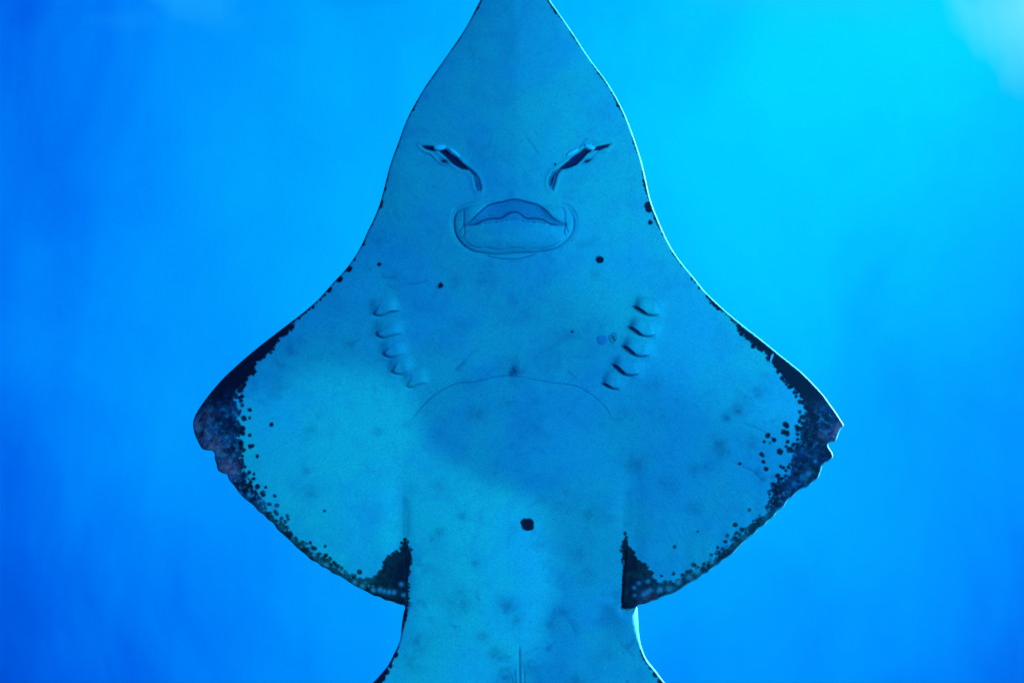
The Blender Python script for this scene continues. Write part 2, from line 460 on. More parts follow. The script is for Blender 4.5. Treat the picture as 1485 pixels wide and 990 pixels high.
# creases and scratches: polyline, half width, darkness, depth (mm)
MOUTH_TOP = [(672, 328.5), (679, 325.5), (685.4, 320.4), (692, 314), (699, 307.6), (705, 302), (712.3, 298), (720, 296.3), (728.5, 294.5), (737, 292.3), (744.7, 291.2), (752.8, 292), (760, 293.7), (766, 295.5), (773, 297.3), (779.7, 299.5), (785, 303), (790.5, 307.6), (796, 313.3), (801, 318.4), (806, 321.3), (810.7, 323.4), (820, 328)]
MOUTH_MID = [(672, 328.8), (682, 328.6), (691, 326.6), (697, 323.6), (703, 321), (709, 319.6), (715, 319), (720.5, 319), (726, 318.2), (729.5, 316.8), (732.5, 314.8), (735.5, 312.4), (739, 310.6), (742.5, 309.8), (746, 309.5), (749.5, 309.8), (752.8, 311), (756, 313.6), (759.5, 316.8), (762.5, 318.3), (766, 318.9), (773, 318.8), (779.7, 319.4), (784.5, 320.3), (789, 321.8), (794, 324.6), (798.6, 326.6), (803, 327.6), (808, 328), (820, 328.6)]
MOUTH_TEETH = [(690, 328), (697.5, 326.8), (705, 325.6), (712, 325), (719, 324.6), (726, 323.6), (731, 322), (736.6, 320.6), (743, 320), (750, 320.5), (756, 321.8), (761, 323.2), (770, 324.2), (779.7, 324), (787.8, 325.8), (799, 328)]
MOUTH_OVAL = [(690, 299), (683, 300.6), (676, 303.8), (670, 305), (665, 307.5), (662, 311), (660.3, 315.5), (659.3, 320.5), (659, 326), (659.4, 332), (660.7, 338), (663.2, 344.5), (666.6, 350), (671, 355.2), (676, 359.5), (681.5, 363), (688, 365.6), (695, 367), (701.6, 367.8), (710, 369.2), (719, 369.8), (729, 369.3), (739, 368.4), (752, 368), (766, 367.6), (773, 367.2), (779.7, 366.2), (790, 365), (800, 363), (807, 360.5), (813, 357), (819, 352.4), (824, 347), (827.6, 342), (830, 336.6), (831.3, 330.5), (831.6, 324.5), (830.6, 317), (828, 311), (825.5, 306.5), (821.5, 303.2), (816.5, 301.4), (809, 300.8)]
CREASES = [
    ([(587, 715), (588, 745), (588, 778)], 5.0, .16, .8), ([(909, 705), (908, 740), (907, 770)], 5.0, .16, .8), ([(592, 735), (591, 778)], 1.0, .12, .3), ([(902, 735), (904, 770)], 1.0, .12, .3),
    (MOUTH_TOP, 0.9, 0.95, 1.8), (MOUTH_MID, 0.95, 1.0, 2.2), (MOUTH_OVAL, 0.8, 0.48, 2.0),
    ([(701.6, 360.8), (713, 361.8), (726, 363.2), (735, 362), (744.7, 360.8), (755, 361.8), (766, 363)], 0.6, .38, .7),
    ([(672, 345), (680, 355), (690, 360), (701, 361.2)], 0.6, .3, .6), ([(766, 362), (790.5, 361), (800, 357.5), (813, 350)], 0.6, .35, .6),
    ([(700, 369), (707, 372), (716, 374.6), (726, 376), (735, 377), (744.7, 377.2), (754, 376), (763.5, 373.8), (772, 371), (779.7, 368.6)], 0.7, .5, 1.0),
    ([(712, 364.6), (726, 366), (744, 364.8), (760, 365.6), (772, 364.6)], 0.5, .28, .5),
    ([(735, 380.5), (745, 381), (755, 380)], 0.5, .18, .3),
    ([(673, 304), (673.2, 315), (673, 327), (674, 339), (672.6, 344.7), (668, 346.3)], 0.6, .5, 1.0), ([(672, 329), (669, 334), (665.7, 339.3)], .6, .5, .8),
    ([(811, 300.8), (815.4, 303), (818.8, 309.6), (818.4, 318), (818.6, 328), (817.6, 339), (820.8, 345.4)], .7, .5, 1.1), ([(819, 329), (821.6, 334), (824, 339.4)], .6, .5, .8),
    ([(657, 330), (655.8, 322), (657, 313), (661, 306), (668, 300.5), (678, 296.5), (692, 292.5)], .7, .28, .6), ([(833, 312), (829, 304), (822, 299), (812, 296.5)], .6, .28, .5), ([(838, 322), (835, 312), (831, 305)], .6, .2, .4),
    ([(595, 617), (602, 603), (612, 590), (624, 577.5), (637, 567.5), (650, 560.5), (660, 556), (670, 554), (682, 553.5), (694, 551.5), (708, 548), (722, 545), (735, 543.5), (748, 544), (765, 547)], .6, .42, .5),
    ([(755, 545.5), (765, 547.6), (780, 550.5), (800, 554), (818, 556), (835, 559.5), (850, 567), (865, 578), (878, 592), (890, 612)], .55, .4, .5),
    ([(762, 203), (769, 210), (776, 219), (782, 228)], 1.1, .22, .4), ([(660, 538), (668, 529), (676, 520), (687, 509), (694, 505)], 1.6, .14, .4), ([(660, 537), (668, 529), (675, 522)], 2.0, .3, .6),
    ([(770, 522), (780, 514), (787, 508)], 1.3, .14, .3), ([(820, 535), (828, 543), (834, 548)], 1.0, .2, .4), ([(688, 540), (697, 532), (704, 524)], 1.3, .12, .3), ([(700, 545), (712, 537), (724, 531)], 1.3, .14, .3),
    ([(753, 928), (753.3, 950), (753.8, 975), (754, 1010)], .9, .5, 1.6), ([(746, 962), (747, 980), (748, 1005)], .7, .3, .9), ([(760, 962), (760, 985), (759, 1005)], .7, .3, .9), ([(743, 975), (744.5, 1000)], .6, .3, .6),
    ([(551, 401), (560, 402.5), (573, 402.5)], 1.4, .22, .5), ([(560, 413), (568, 417), (574, 420)], 1.2, .2, .4), ([(590, 413), (606, 411), (622, 408)], 1.2, .18, .4),
    ([(500, 496), (508, 499), (515, 497), (519, 492)], 1.0, .22, .3), ([(1075, 613), (1090, 618), (1101, 622), (1110, 628)], .8, .25, .3), ([(1060, 668), (1075, 675), (1090, 682), (1104, 696)], .9, .25, .3),
    ([(839, 216), (845, 208), (851, 201)], .9, .22, .4),
    ([(957, 430), (964, 412), (966, 395)], 1.0, .08, .2),
]
GILL_R = [[(916.4, 444.5), (921, 446), (926, 448.6), (931, 452), (935.5, 455), (942.7, 457.2), (949, 456.8), (955.5, 455.3)],
          [(909, 473.6), (917, 477), (922, 480.6), (926, 484), (931, 486.4), (935.5, 487.2), (943, 486.8), (950, 484.5)],
          [(900, 501), (909, 504.8), (913, 508.4), (917, 512), (921.5, 514.6), (926, 515.8), (934, 515.4), (941, 513.4)],
          [(885.5, 527), (894.5, 532), (900, 537.4), (904.5, 541), (909, 542.8), (914, 543), (920, 542), (926, 540)],
          [(871.5, 555.3), (876, 556), (880, 558), (885, 561), (889, 562.3), (898, 562.3)]]
GILL_L = [[(542, 453), (544.5, 455), (548, 456.6), (555.5, 457.2), (560, 455.8), (564.5, 453.6), (571, 451.6), (579, 451)],
          [(548, 479), (549.4, 483), (552, 486.5), (556, 488.6), (560, 489.2), (566, 487.6), (572, 485.5), (579, 483.4), (586, 482)],
          [(557, 508), (559.4, 511.6), (563, 514.8), (567, 516.5), (571, 516.9), (577, 515.8), (583, 513.6), (592, 509)],
          [(569, 536), (573, 538.4), (577, 540.2), (582, 541.2), (586, 541), (591, 538), (595.5, 534.5), (601, 533)],
          [(590, 557), (594, 559.4), (598, 560.6), (603, 559), (608, 556.2), (615, 554.4), (623.6, 553.6)]]
NOSE_L = [(635.4, 220.3), (641, 218.2), (646, 216.5), (649.5, 219.3), (654.5, 224.8), (663.6, 229.9), (672.7, 239), (682.8, 246.6), (690.9, 253.6), (696, 262.7), (698.5, 272.8), (697.5, 278.9), (692, 278.9), (688.9, 270.8), (686.9, 257.7), (679.8, 249), (668.7, 247), (656.6, 239.5), (643.4, 226.4)]
NOSE_L2 = [(610, 211.6), (620, 211.9), (629, 213.2), (632, 217), (636, 220.2), (627.3, 220.8), (619, 218.4), (614, 215.8)]
NOSE_R = [(846, 216.5), (852, 218.6), (858.5, 219.6), (850.7, 225), (842.6, 234.4), (834.5, 241.5), (824.4, 246), (813.3, 248.6), (808.3, 254.6), (805.8, 264.7), (801.7, 278.4), (798, 276.9), (794, 269.8), (795, 260.7), (800, 251.6), (809.3, 245.5), (822.4, 235.5), (830.5, 227.9), (839.6, 222.3)]
NOSE_R2 = [(861, 218), (863.8, 213.7), (874, 211.3), (886, 208.7), (881, 214.7), (868.9, 219.6), (858, 220.6)]
PITS = [((644.4, 235.3), 6.4, 2.8, 10), ((850.7, 235), 6.6, 2.6, -22)]
NOSE_RIMS = [[(615, 221.3), (625, 224), (633.3, 232.2), (641.4, 238.9), (648, 240), (654.5, 239.3)], [(880, 220.3), (868.9, 222), (862.8, 228.4), (854.7, 236.3), (849, 238.8), (844.6, 239)]]

# ------------------------------------------------------------------ the belly as one continuous surface
BELLY = 19.0


def hexgrid(x0, y0, x1, y1, h):
    ys = np.arange(y0, y1, h * 0.866)
    out = []
    for j, y in enumerate(ys):
        xs = np.arange(x0 + (h / 2 if j % 2 else 0), x1, h)
        out.append(np.stack([xs, np.full(len(xs), y)], 1))
    P = np.vstack(out)
    return P + RNG.uniform(-0.08, 0.08, P.shape) * h


# distance to the edge: outline + the two slits behind the wings
def make_kd(pts):
    kd = kdtree.KDTree(len(pts))
    for i, p in enumerate(pts):
        kd.insert((p[0], p[1], 0), i)
    kd.balance()
    return kd


KD = make_kd(OUT)


def edge_dist(P):
    ii = np.array([KD.find((p[0], p[1], 0))[1] for p in P])
    n = len(OUT)
    d1 = seg_dist(P, OUT[ii], OUT[(ii + 1) % n])
    d0 = seg_dist(P, OUT[(ii - 1) % n], OUT[ii])
    return np.minimum(d0, d1)


def slit_dist(P):
    out = np.full(len(P), 999.0)
    for s in (SLIT_L, SLIT_R):
        d, al, _ = poly_dist(P, s, 60)
        d = d + 7 * (1 - sstep(0.0, 0.22, al))
        out = np.minimum(out, d)
    return out


def rim_radius(P):
    x, y = P[:, 0], P[:, 1]
    r = np.full(len(P), 3.7)
    right = x > 742
    r = np.where(right & (y > 640), 3.4 + 1.2 * np.sin(x / 5.3) * np.sin(x / 17.0), r)
    r = np.where(right & (y > 872), 3.5 + 14 * (1 - sstep(880, 950, y)), r)
    r = np.where(~right, 3.6, r)
    r = np.where(~right & (y > 872), 3.5 + 5 * (1 - sstep(880, 930, y)), r)
    return r


def build_belly():
    base = hexgrid(260, -75, 1240, 1810, 4.2)
    base = base[~((base[:, 1] > 1000))]
    tail = hexgrid(470, 1000, 1040, 1800, 9)
    fine_sets = []
    # fine in the face
    fine_sets.append(hexgrid(604, 202, 706, 286, 1.0))
    fine_sets.append(hexgrid(788, 200, 894, 286, 1.0))
    fine_sets.append(hexgrid(650, 286, 842, 384, 0.95))
    fine_sets.append(hexgrid(534, 425, 634, 570, 1.25))
    fine_sets.append(hexgrid(862, 420, 964, 572, 1.25))
    # fine in the pigmented margins
    fine_sets.append(hexgrid(275, 440, 606, 885, 1.6))
    fine_sets.append(hexgrid(894, 440, 1230, 885, 1.6))
    fine_sets.append(hexgrid(740, 735, 790, 780, 1.6))
    cand = []
    for k, F in enumerate(fine_sets):
        if k in (5, 6):
            s = np.minimum(sdf_poly(F, POLY_L, 30), sdf_poly(F, POLY_R, 30))
            near = s < 9
            for (x, y, r) in SPOTS:
                near |= (np.abs(F[:, 0] - x) < r + 4) & (np.abs(F[:, 1] - y) < r + 4)
            F = F[near]
        cand.append(F)
    # around lone spots and creases elsewhere
    extra = []
    for (x, y, r) in SPOTS:
        if y < 440 or (600 < x < 894 and y < 700) or y > 885:
            n = int(math.ceil((r + 2.5) / 1.3))
            g = np.stack(np.meshgrid(np.arange(-n, n + 1), np.arange(-n, n + 1)), -1).reshape(-1, 2) * 1.3
            extra.append(g + (x, y))
    for ln, w, s, dp in CREASES:
        c = resample(catmull(ln, 1.0), 1.6, False)
        t = np.gradient(c, axis=0)
        nn = np.stack([-t[:, 1], t[:, 0]], 1) / np.maximum(np.linalg.norm(t, axis=1), 1e-6)[:, None]
        if c[:, 0].min() > 650 and c[:, 0].max() < 842 and c[:, 1].min() > 286 and c[:, 1].max() < 384:
            continue
        for o in (-2.6, -1.3, -.6, 0, .6, 1.3, 2.6):
            extra.append(c + nn * o)
    for s in (SLIT_L, SLIT_R):
        t = np.gradient(s, axis=0)
        nn = np.stack([-t[:, 1], t[:, 0]], 1) / np.linalg.norm(t, axis=1)[:, None]
        for o in (-3, -1.6, -.8, -.35, 0, .35, .8, 1.6, 3):
            extra.append(s + nn * o)
    cand.append(np.vstack(extra))
    fine = np.vstack(cand)
    # drop coarse points where fine ones already are
    cell = {}
    key = np.floor(fine / 4.0).astype(int)
    occ = set(map(tuple, key))
    keep = np.array([tuple(k) not in occ for k in np.floor(base / 4.0).astype(int)])
    inner = np.vstack([base[keep], tail, fine])
    ins = in_poly(inner, OUT)
    inner = inner[ins]
    d = edge_dist(inner)
    inner = inner[d > 1.2]
    # thin out points that nearly coincide
    q = np.round(inner / 0.45).astype(np.int64)
    _, ui = np.unique(q[:, 0] * 100000 + q[:, 1], return_index=True)
    inner = inner[np.sort(ui)]
    rings = []
    for o in (0.12, 0.4, 0.85, 1.5, 2.3, 3.3):
        rings.append(OUT + nrm * o)
    rings = np.vstack(rings)
    rings = rings[in_poly(rings, OUT)]
    pts = np.vstack([OUT, rings, inner])
    n = len(OUT)
    V, E_, F_, *_ = delaunay_2d_cdt([Vector((float(a), float(b))) for a, b in pts],
                                    [(i, (i + 1) % n) for i in range(n)], [], 1, 1e-4)
    V = np.array([(v.x, v.y) for v in V])
    return V, F_


V, FACES = build_belly()
dE = edge_dist(V)
dS = slit_dist(V)
dA = np.minimum(dE, dS)
X, Y = V[:, 0], V[:, 1]


def rim_profile(d, r):
    t = 1 - np.clip(d / r, 0, 1)
    return r * np.sqrt(np.maximum(0, 1 - t * t))


RR = rim_radius(V)
far = sstep(14, 60, dE)
RR = RR * (1 - far) + 3.4 * far
Z = rim_profile(dA, RR)
Z = Z + BELLY * (1 - np.exp(-dE / 70.0)) * 1.0
# the trunk swells a little between the wings, the wings hollow beside it
cx = np.abs(X - 748)
trunk = np.exp(-(cx / 130.0) ** 4) * sstep(560, 700, Y)
Z += 9 * trunk
Z -= 4.0 * np.exp(-((cx - 168) / 16.0) ** 2) * sstep(640, 740, Y) * (1 - sstep(870, 880, Y))
# the wings hang slightly in front of the trunk at their free corners
lobe = ((X < 590) | (X > 904)) & (Y > 760) & (Y < 879)
near_slit = np.exp(-(np.minimum(np.abs(X - 590), np.abs(X - 904)) / 45.0) ** 2)
Z += np.where(lobe, 7 * near_slit * sstep(775, 815, Y) * sstep(0, 6, dE) * sstep(0.2, 1.6, dS), 0)
# slow undulation of the soft body
Z += 1.6 * np.sin(X / 47 + 1.3 * np.sin(Y / 83)) * np.sin(Y / 61 + 0.7) * sstep(5, 60, dE)
# jaw region bulges, forehead dips
Z += 7 * np.exp(-((X - 745) / 95) ** 2 - ((Y - 335) / 52) ** 2)
Z -= 5 * np.exp(-((X - 745) / 120) ** 2 - ((Y - 245) / 40) ** 2)
Z -= 6 * np.exp(-((X - 745) / 120) ** 2 - ((Y - 470) / 60) ** 2)
Z += 5 * np.exp(-((X - 745) / 150) ** 2 - ((Y - 560) / 30) ** 2)

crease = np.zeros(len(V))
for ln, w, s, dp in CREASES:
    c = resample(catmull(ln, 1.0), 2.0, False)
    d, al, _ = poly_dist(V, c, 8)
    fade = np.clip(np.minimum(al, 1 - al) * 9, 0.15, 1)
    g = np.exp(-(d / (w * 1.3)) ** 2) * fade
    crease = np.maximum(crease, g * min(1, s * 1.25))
    Z -= dp * np.exp(-(d / (w * 1.7)) ** 2) * fade
# lips: soft swelling between the creases
ov = sdf_poly(V, np.array(MOUTH_OVAL), 30)
Z += 1.5 * sstep(0, 9, -ov)
Z -= 1.0 * np.exp(-((ov - 2.5) / 3) ** 2)
MOUTH_GAP = np.vstack([np.array(MOUTH_TOP), np.array(MOUTH_MID)[::-1]])
Z += 4.5 * np.exp(-np.abs((X - 745) / 66) ** 4 - np.abs((Y - 344) / 15) ** 4)
for lx in (688, 803):
    Z += 3.5 * np.exp(-np.abs((X - lx) / 15) ** 3 - np.abs((Y - 311) / 13) ** 3)
gap = sdf_poly(V, MOUTH_GAP, 20)
teeth = sstep(-0.3, 1.2, -gap)
LOWER_BAND = np.vstack([np.array(MOUTH_MID), np.array(MOUTH_TEETH)[::-1]])
lowb = sdf_poly(V, LOWER_BAND, 20)
teeth_low = sstep(-0.2, 1.0, -lowb)
Z -= 2.4 * sstep(0, 4, -gap)
# tooth row
dt, al, _ = poly_dist(V, resample(catmull(MOUTH_TEETH, 1), 1.5, False), 8)
dots = np.exp(-(dt / 0.9) ** 2) * (0.5 + 0.5 * np.sin(al * 125 + 2 * np.sin(al * 37))) ** 2
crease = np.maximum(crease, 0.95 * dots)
Z -= 0.8 * dots

# gill slits: each flap rises backwards and drops sharply into its slit
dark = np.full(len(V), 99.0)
for gi, (gset, right) in enumerate(((GILL_L, False), (GILL_R, True))):
    for k, g in enumerate(gset):
        c = resample(catmull(g, 1.0), 1.0, False)
        d, al, sd = poly_dist(V, c, 34)
        above = (sd < 0)                                 # headward of the slit (the lines run left to right)
        win = sstep(0.0, 0.22, al) * (1 - sstep(0.86, 1.0, al)) if right else sstep(0.0, 0.14, al) * (1 - sstep(0.72, 1.0, al))
        amp = (4.5 if right else 3.4) * (0.75 if k == 4 else 1)
        inside = (al > 0.002) & (al < 0.998)
        rise = np.where(above, amp * np.exp(-(d / 13.0) ** 2), amp * np.exp(-(d / 1.3) ** 2))
        Z += np.where(d < 34, rise * win * inside, 0)
        Z -= np.where(~above, 1.8 * np.exp(-((d - 2.2) / 2.2) ** 2) * win, 0)
        # puffy lobe in front of the slit
        m0 = c[len(c) // 2]
        tg = c[-1] - c[0]
        tg = tg / np.linalg.norm(tg)
        nh = np.array((tg[1], -tg[0]))
        cc = m0 + nh * 11 + tg * (2.5 if right else -2.0)
        uu = (X - cc[0]) * tg[0] + (Y - cc[1]) * tg[1]
        vv = (X - cc[0]) * nh[0] + (Y - cc[1]) * nh[1]
        hl = np.linalg.norm(c[-1] - c[0]) * 0.46
        Z += (6.5 if right else 6.0) * (0.7 if k == 4 else 1) * np.exp(-np.abs(uu / hl) ** 3 - np.abs(vv / 12.5) ** 4)
        if right:
            hw = 2.1 * sstep(0.0, 0.12, al) * (1 - sstep(0.42, 0.62, al)) + 0.35
            if k == 4:
                hw = 1.7 * sstep(0.0, 0.12, al) * (1 - sstep(0.45, 0.7, al)) + 0.2
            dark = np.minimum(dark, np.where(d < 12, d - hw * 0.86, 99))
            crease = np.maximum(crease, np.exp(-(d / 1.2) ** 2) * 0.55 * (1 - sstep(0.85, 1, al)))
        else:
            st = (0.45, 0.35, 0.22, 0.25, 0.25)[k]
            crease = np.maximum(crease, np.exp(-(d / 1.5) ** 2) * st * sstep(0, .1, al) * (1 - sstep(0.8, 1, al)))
            if k == 0:
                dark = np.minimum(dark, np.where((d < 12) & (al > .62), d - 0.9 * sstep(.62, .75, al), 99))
for (cxy, a, b, rot) in (((598, 559.5), 5, 1.5, 10),):
    ca, sa = math.cos(math.radians(rot)), math.sin(math.radians(rot))
    u = ((X - cxy[0]) * ca + (Y - cxy[1]) * sa) / a
    v = (-(X - cxy[0]) * sa + (Y - cxy[1]) * ca) / b
    crease = np.maximum(crease, 0.6 * np.exp(-(u * u + v * v)))

# nostrils
for poly, depth in ((NOSE_L, 5.0), (NOSE_R, 5.0), (NOSE_L2, 3.0), (NOSE_R2, 3.0)):
    s = sdf_poly(V, resample(np.vstack([poly, poly[:1]]).astype(float), 1.5, False), 30)
    tail_fade = 1 - sstep(244, 262, Y)                  # the groove runs out shallow towards the mouth
    Z -= depth * sstep(-0.6, 2.4, -s) * (0.35 + 0.65 * tail_fade)
    Z += 1.0 * np.exp(-((s - 2.4) / 2.6) ** 2)           # raised lips
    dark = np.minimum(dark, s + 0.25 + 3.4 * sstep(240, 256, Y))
    groove = sstep(-0.8, 0.8, -s) * sstep(240, 254, Y)
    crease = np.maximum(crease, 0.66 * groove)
for ln in ([(690, 256), (693, 266), (694.5, 277)], [(799.5, 258), (798.5, 268), (798.6, 277)]):
    d, al, _ = poly_dist(V, resample(np.array(ln, float), 1.5, False), 8)
    crease *= 1 - 0.55 * np.exp(-(d / 0.8) ** 2) * sstep(0, .2, al)
    Z += 1.2 * np.exp(-(d / 0.9) ** 2)
for (cxy, a, b, rot) in PITS:
    ca, sa = math.cos(math.radians(rot)), math.sin(math.radians(rot))
    u = ((X - cxy[0]) * ca + (Y - cxy[1]) * sa) / a
    v = (-(X - cxy[0]) * sa + (Y - cxy[1]) * ca) / b
    q = np.sqrt(u * u + v * v)
    Z -= 3.0 * np.exp(-q ** 2)
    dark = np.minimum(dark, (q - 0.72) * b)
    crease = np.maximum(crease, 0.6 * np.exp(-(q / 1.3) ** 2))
for ln in NOSE_RIMS:
    c = resample(catmull(ln, 1.0), 1.0, False)
    d, al, sd = poly_dist(V, c, 10)
    Z += 1.8 * np.exp(-(d / 1.1) ** 2)
    d2, al2, _ = poly_dist(V, c + (-1.2 if c[0, 0] < 742 else 1.2, 2.2), 10)
    crease = np.maximum(crease, 0.30 * np.exp(-(d2 / 1.0) ** 2) * np.clip(np.minimum(al2, 1 - al2) * 8, 0, 1))

# pigment fields
pig = np.minimum(sdf_poly(V, POLY_L), sdf_poly(V, POLY_R))
for (x, y, r) in SPOTS:
    m = (np.abs(X - x) < r + 14) & (np.abs(Y - y) < r + 14)
    pig[m] = np.minimum(pig[m], np.hypot(X[m] - x, Y[m] - y) - r)
bare = np.where((X > 742), 2.0, 0.0)                      # pigment left off the right-hand edge so the lit rim stays pale
lobe_corner = (X < 950) & (Y > 870) & (Y < 880)
bare = np.where(lobe_corner, 0.6, bare)
pig = np.maximum(pig, bare - dE)
pig = np.maximum(pig, np.where((X > 742) & (Y > 880) & (Y < 1000), (1 - sstep(880, 950, Y)) * 9 + 1 - dE, -99))
pig = np.minimum(np.clip(pig, -12, 12), 12)
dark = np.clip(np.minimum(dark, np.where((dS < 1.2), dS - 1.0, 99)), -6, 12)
pale = np.zeros(len(V))
for (x, y, r) in PALE:
    m = (np.abs(X - x) < r * 3) & (np.abs(Y - y) < r * 3)
    pale[m] = np.maximum(pale[m], np.exp(-((X[m] - x) ** 2 + (Y[m] - y) ** 2) / (r * r * 0.9)))
smudge = np.zeros(len(V))
for (x, y, r, s) in SMUDGE:
    m = (np.abs(X - x) < r * 3) & (np.abs(Y - y) < r * 3)
    smudge[m] = np.maximum(smudge[m], min(1, 1.02 * s) * np.exp(-((X[m] - x) ** 2 + (Y[m] - y) ** 2) / (r * r)))
mott = np.zeros(len(V))
for (x, y, r, s) in ((300, 622, 34, 1.0), (325, 650, 30, 1.0), (340, 690, 26, .9), (305, 600, 16, .7), (335, 600, 22, .7), (1195, 615, 26, 1.), (1170, 650, 28, .7), (1160, 690, 30, .8), (1195, 665, 16, .3)):
    mott = np.maximum(mott, s * np.exp(-((X - x) ** 2 + (Y - y) ** 2) / (r * r)))
mott = np.maximum(mott, 0.75 * sstep(690, 720, Y) * (1 - sstep(825, 850, Y)) * sstep(182, 235, np.abs(X - 748)))
mott = np.maximum(mott, 0.55 * sstep(820, 842, Y) * sstep(912, 950, X) * (X < 1060))
red = np.zeros(len(V))
for (x, y, r, s) in ((284, 612, 9, 1.0), (285, 620, 7, 1.0), (312, 648, 14, .7), (300, 632, 12, .5), (331, 676, 12, .8), (338, 682, 9, .9), (300, 605, 14, .35), (1213, 625, 8, 1.0), (1217, 618, 6, 1.), (1208, 632, 6, .8), (1192, 630, 8, .35), (940, 868, 16, .25)):
    red = np.maximum(red, s * np.exp(-((X - x) ** 2 + (Y - y) ** 2) / (r * r)))
green = np.maximum(sstep(705, 760, Y) * (1 - sstep(866, 880, Y)) * (1 - 0.75 * np.exp(-((X - 580) / 40) ** 2) - 0.7 * np.exp(-((X - 915) / 28) ** 2)), 0.5 * np.exp(-((X - 1180) ** 2 + (Y - 690) ** 2) / 300))
green *= sstep(120, 160, np.abs(X - 748))
# fine fan of fin rays towards the trailing edge, and length-wise lines on the trunk
apexL, apexR = np.array((640, 500.)), np.array((856, 500.))
ap = np.where((X < 748)[:, None], apexL, apexR)
ray_u = np.arctan2(Y - ap[:, 1], np.abs(X - ap[:, 0]) + 1) * 60
ray_w = sstep(60, 200, np.hypot(X - ap[:, 0], Y - ap[:, 1])) * (np.abs(X - 748) > 165) * (Y < 880)
ray_u = np.where((np.abs(X - 748) <= 160), X / 3.0, ray_u)
ray_w = np.where((np.abs(X - 748) <= 160), 0.5 * sstep(700, 800, Y), ray_w)

# ------------------------------------------------------------------ back of the animal (coarser), welded on along the edge
bi = hexgrid(260, -75, 1240, 1810, 11)
bi = bi[in_poly(bi, OUT)]
bi = bi[edge_dist(bi) > 5]
rg = np.vstack([OUT[::2] + nrm[::2] * o for o in (1.0, 3.0)])
rg = rg[in_poly(rg, OUT)]
bp = np.vstack([OUT, rg, bi])
n = len(OUT)
VB, _, FB, *_ = delaunay_2d_cdt([Vector((float(a), float(b))) for a, b in bp], [(i, (i + 1) % n) for i in range(n)], [], 1, 1e-4)
VB = np.array([(v.x, v.y) for v in VB])
dB = edge_dist(VB)
ZB = -rim_profile(dB, np.full(len(VB), 3.0)) - 20 * (1 - np.exp(-dB / 40)) - 75 * np.exp(-((VB[:, 0] - 748) / 120) ** 2) * sstep(5, 120, dB) * sstep(-40, 250, VB[:, 1])


def to_local(P, z):
    return np.stack([(P[:, 0] - 742.5) / 1000, (495 - P[:, 1]) / 1000, z / 1000], 1)


verts = np.vstack([to_local(V, Z), to_local(VB, ZB)])
nb = len(V)


def orient(F, P, up):
    A = np.array(F)
    a, b, c = P[A[:, 0]], P[A[:, 1]], P[A[:, 2]]
    cr = (b[:, 0] - a[:, 0]) * (c[:, 1] - a[:, 1]) - (b[:, 1] - a[:, 1]) * (c[:, 0] - a[:, 0])
    flip = (cr > 0) if up else (cr < 0)                  # image y runs down
    A[flip] = A[flip][:, ::-1]
    return A


faces = np.vstack([orient(FACES, V, True), orient(FB, VB, False) + nb])
me = bpy.data.meshes.new('body')
me.vertices.add(len(verts))
me.vertices.foreach_set('co', verts.astype(np.float32).ravel())
me.loops.add(faces.size)
me.loops.foreach_set('vertex_index', faces.astype(np.int32).ravel())
me.polygons.add(len(faces))
me.polygons.foreach_set('loop_start', np.arange(0, faces.size, 3, dtype=np.int32))
me.update(calc_edges=True)
for name, belly, back in (('pig', pig, 12), ('dark', dark, 12), ('crease', crease, 0), ('pale', pale, 0), ('smudge', smudge, 0), ('mott', mott, 0),
                          ('red', red, 0), ('green', green, 0), ('teeth', np.clip(teeth + 0.65 * teeth_low, 0, 1), 0), ('ray_u', ray_u, 0), ('ray_w', ray_w, 0),
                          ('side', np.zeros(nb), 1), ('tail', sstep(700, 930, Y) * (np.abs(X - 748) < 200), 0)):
    at = me.attributes.new(name, 'FLOAT', 'POINT')
    at.data.foreach_set('value', np.concatenate([belly, np.full(len(VB), back)]).astype(np.float32))
bm = bmesh.new()
bm.from_mesh(me)
bmesh.ops.remove_doubles(bm, verts=[v for v in bm.verts if abs(v.co.z) < 1e-5], dist=2e-6)
bm.to_mesh(me)
bm.free()
me.polygons.foreach_set('use_smooth', np.ones(len(me.polygons), bool))
me.update()

# ------------------------------------------------------------------ skin material


def new_mat(name):
    m = bpy.data.materials.new(name)
    m.use_nodes = True
    t = m.node_tree
    t.nodes.clear()
    o = N(t, 'ShaderNodeOutputMaterial')
    p = N(t, 'ShaderNodeBsdfPrincipled')
    L(t, p.outputs[0], o.inputs['Surface'])
    return m, t, p


skin, t, bsdf = new_mat('ray_skin')
A = {}
for nm in ('pig', 'dark', 'crease', 'pale', 'smudge', 'mott', 'red', 'green', 'teeth', 'ray_u', 'ray_w', 'side', 'tail'):
    A[nm] = N(t, 'ShaderNodeAttribute', attribute_name=nm).outputs['Fac']
oc = N(t, 'ShaderNodeTexCoord').outputs['Object']


def noise(scale, detail=3, rough=0.5, dist=0.0, vec=None, dim='3D'):
    n = N(t, 'ShaderNodeTexNoise', noise_dimensions=dim)
    n.inputs['Scale'].default_value = scale
    n.inputs['Detail'].default_value = detail
    n.inputs['Roughness'].default_value = rough
    n.inputs['Distortion'].default_value = dist
    L(t, vec if vec is not None else oc, n.inputs['Vector'])
    return n.outputs['Fac']


def mrange(v, a, b, c=0.0, d=1.0, smooth=True):
    n = N(t, 'ShaderNodeMapRange', interpolation_type='SMOOTHSTEP' if smooth else 'LINEAR')
    L(t, v, n.inputs['Value'])
    for i, q in zip(('From Min', 'From Max', 'To Min', 'To Max'), (a, b, c, d)):
        n.inputs[i].default_value = q
    return n.outputs['Result']


M = lambda op, a, b=None, clamp=False: math_node(t, op, a, b, None, clamp)

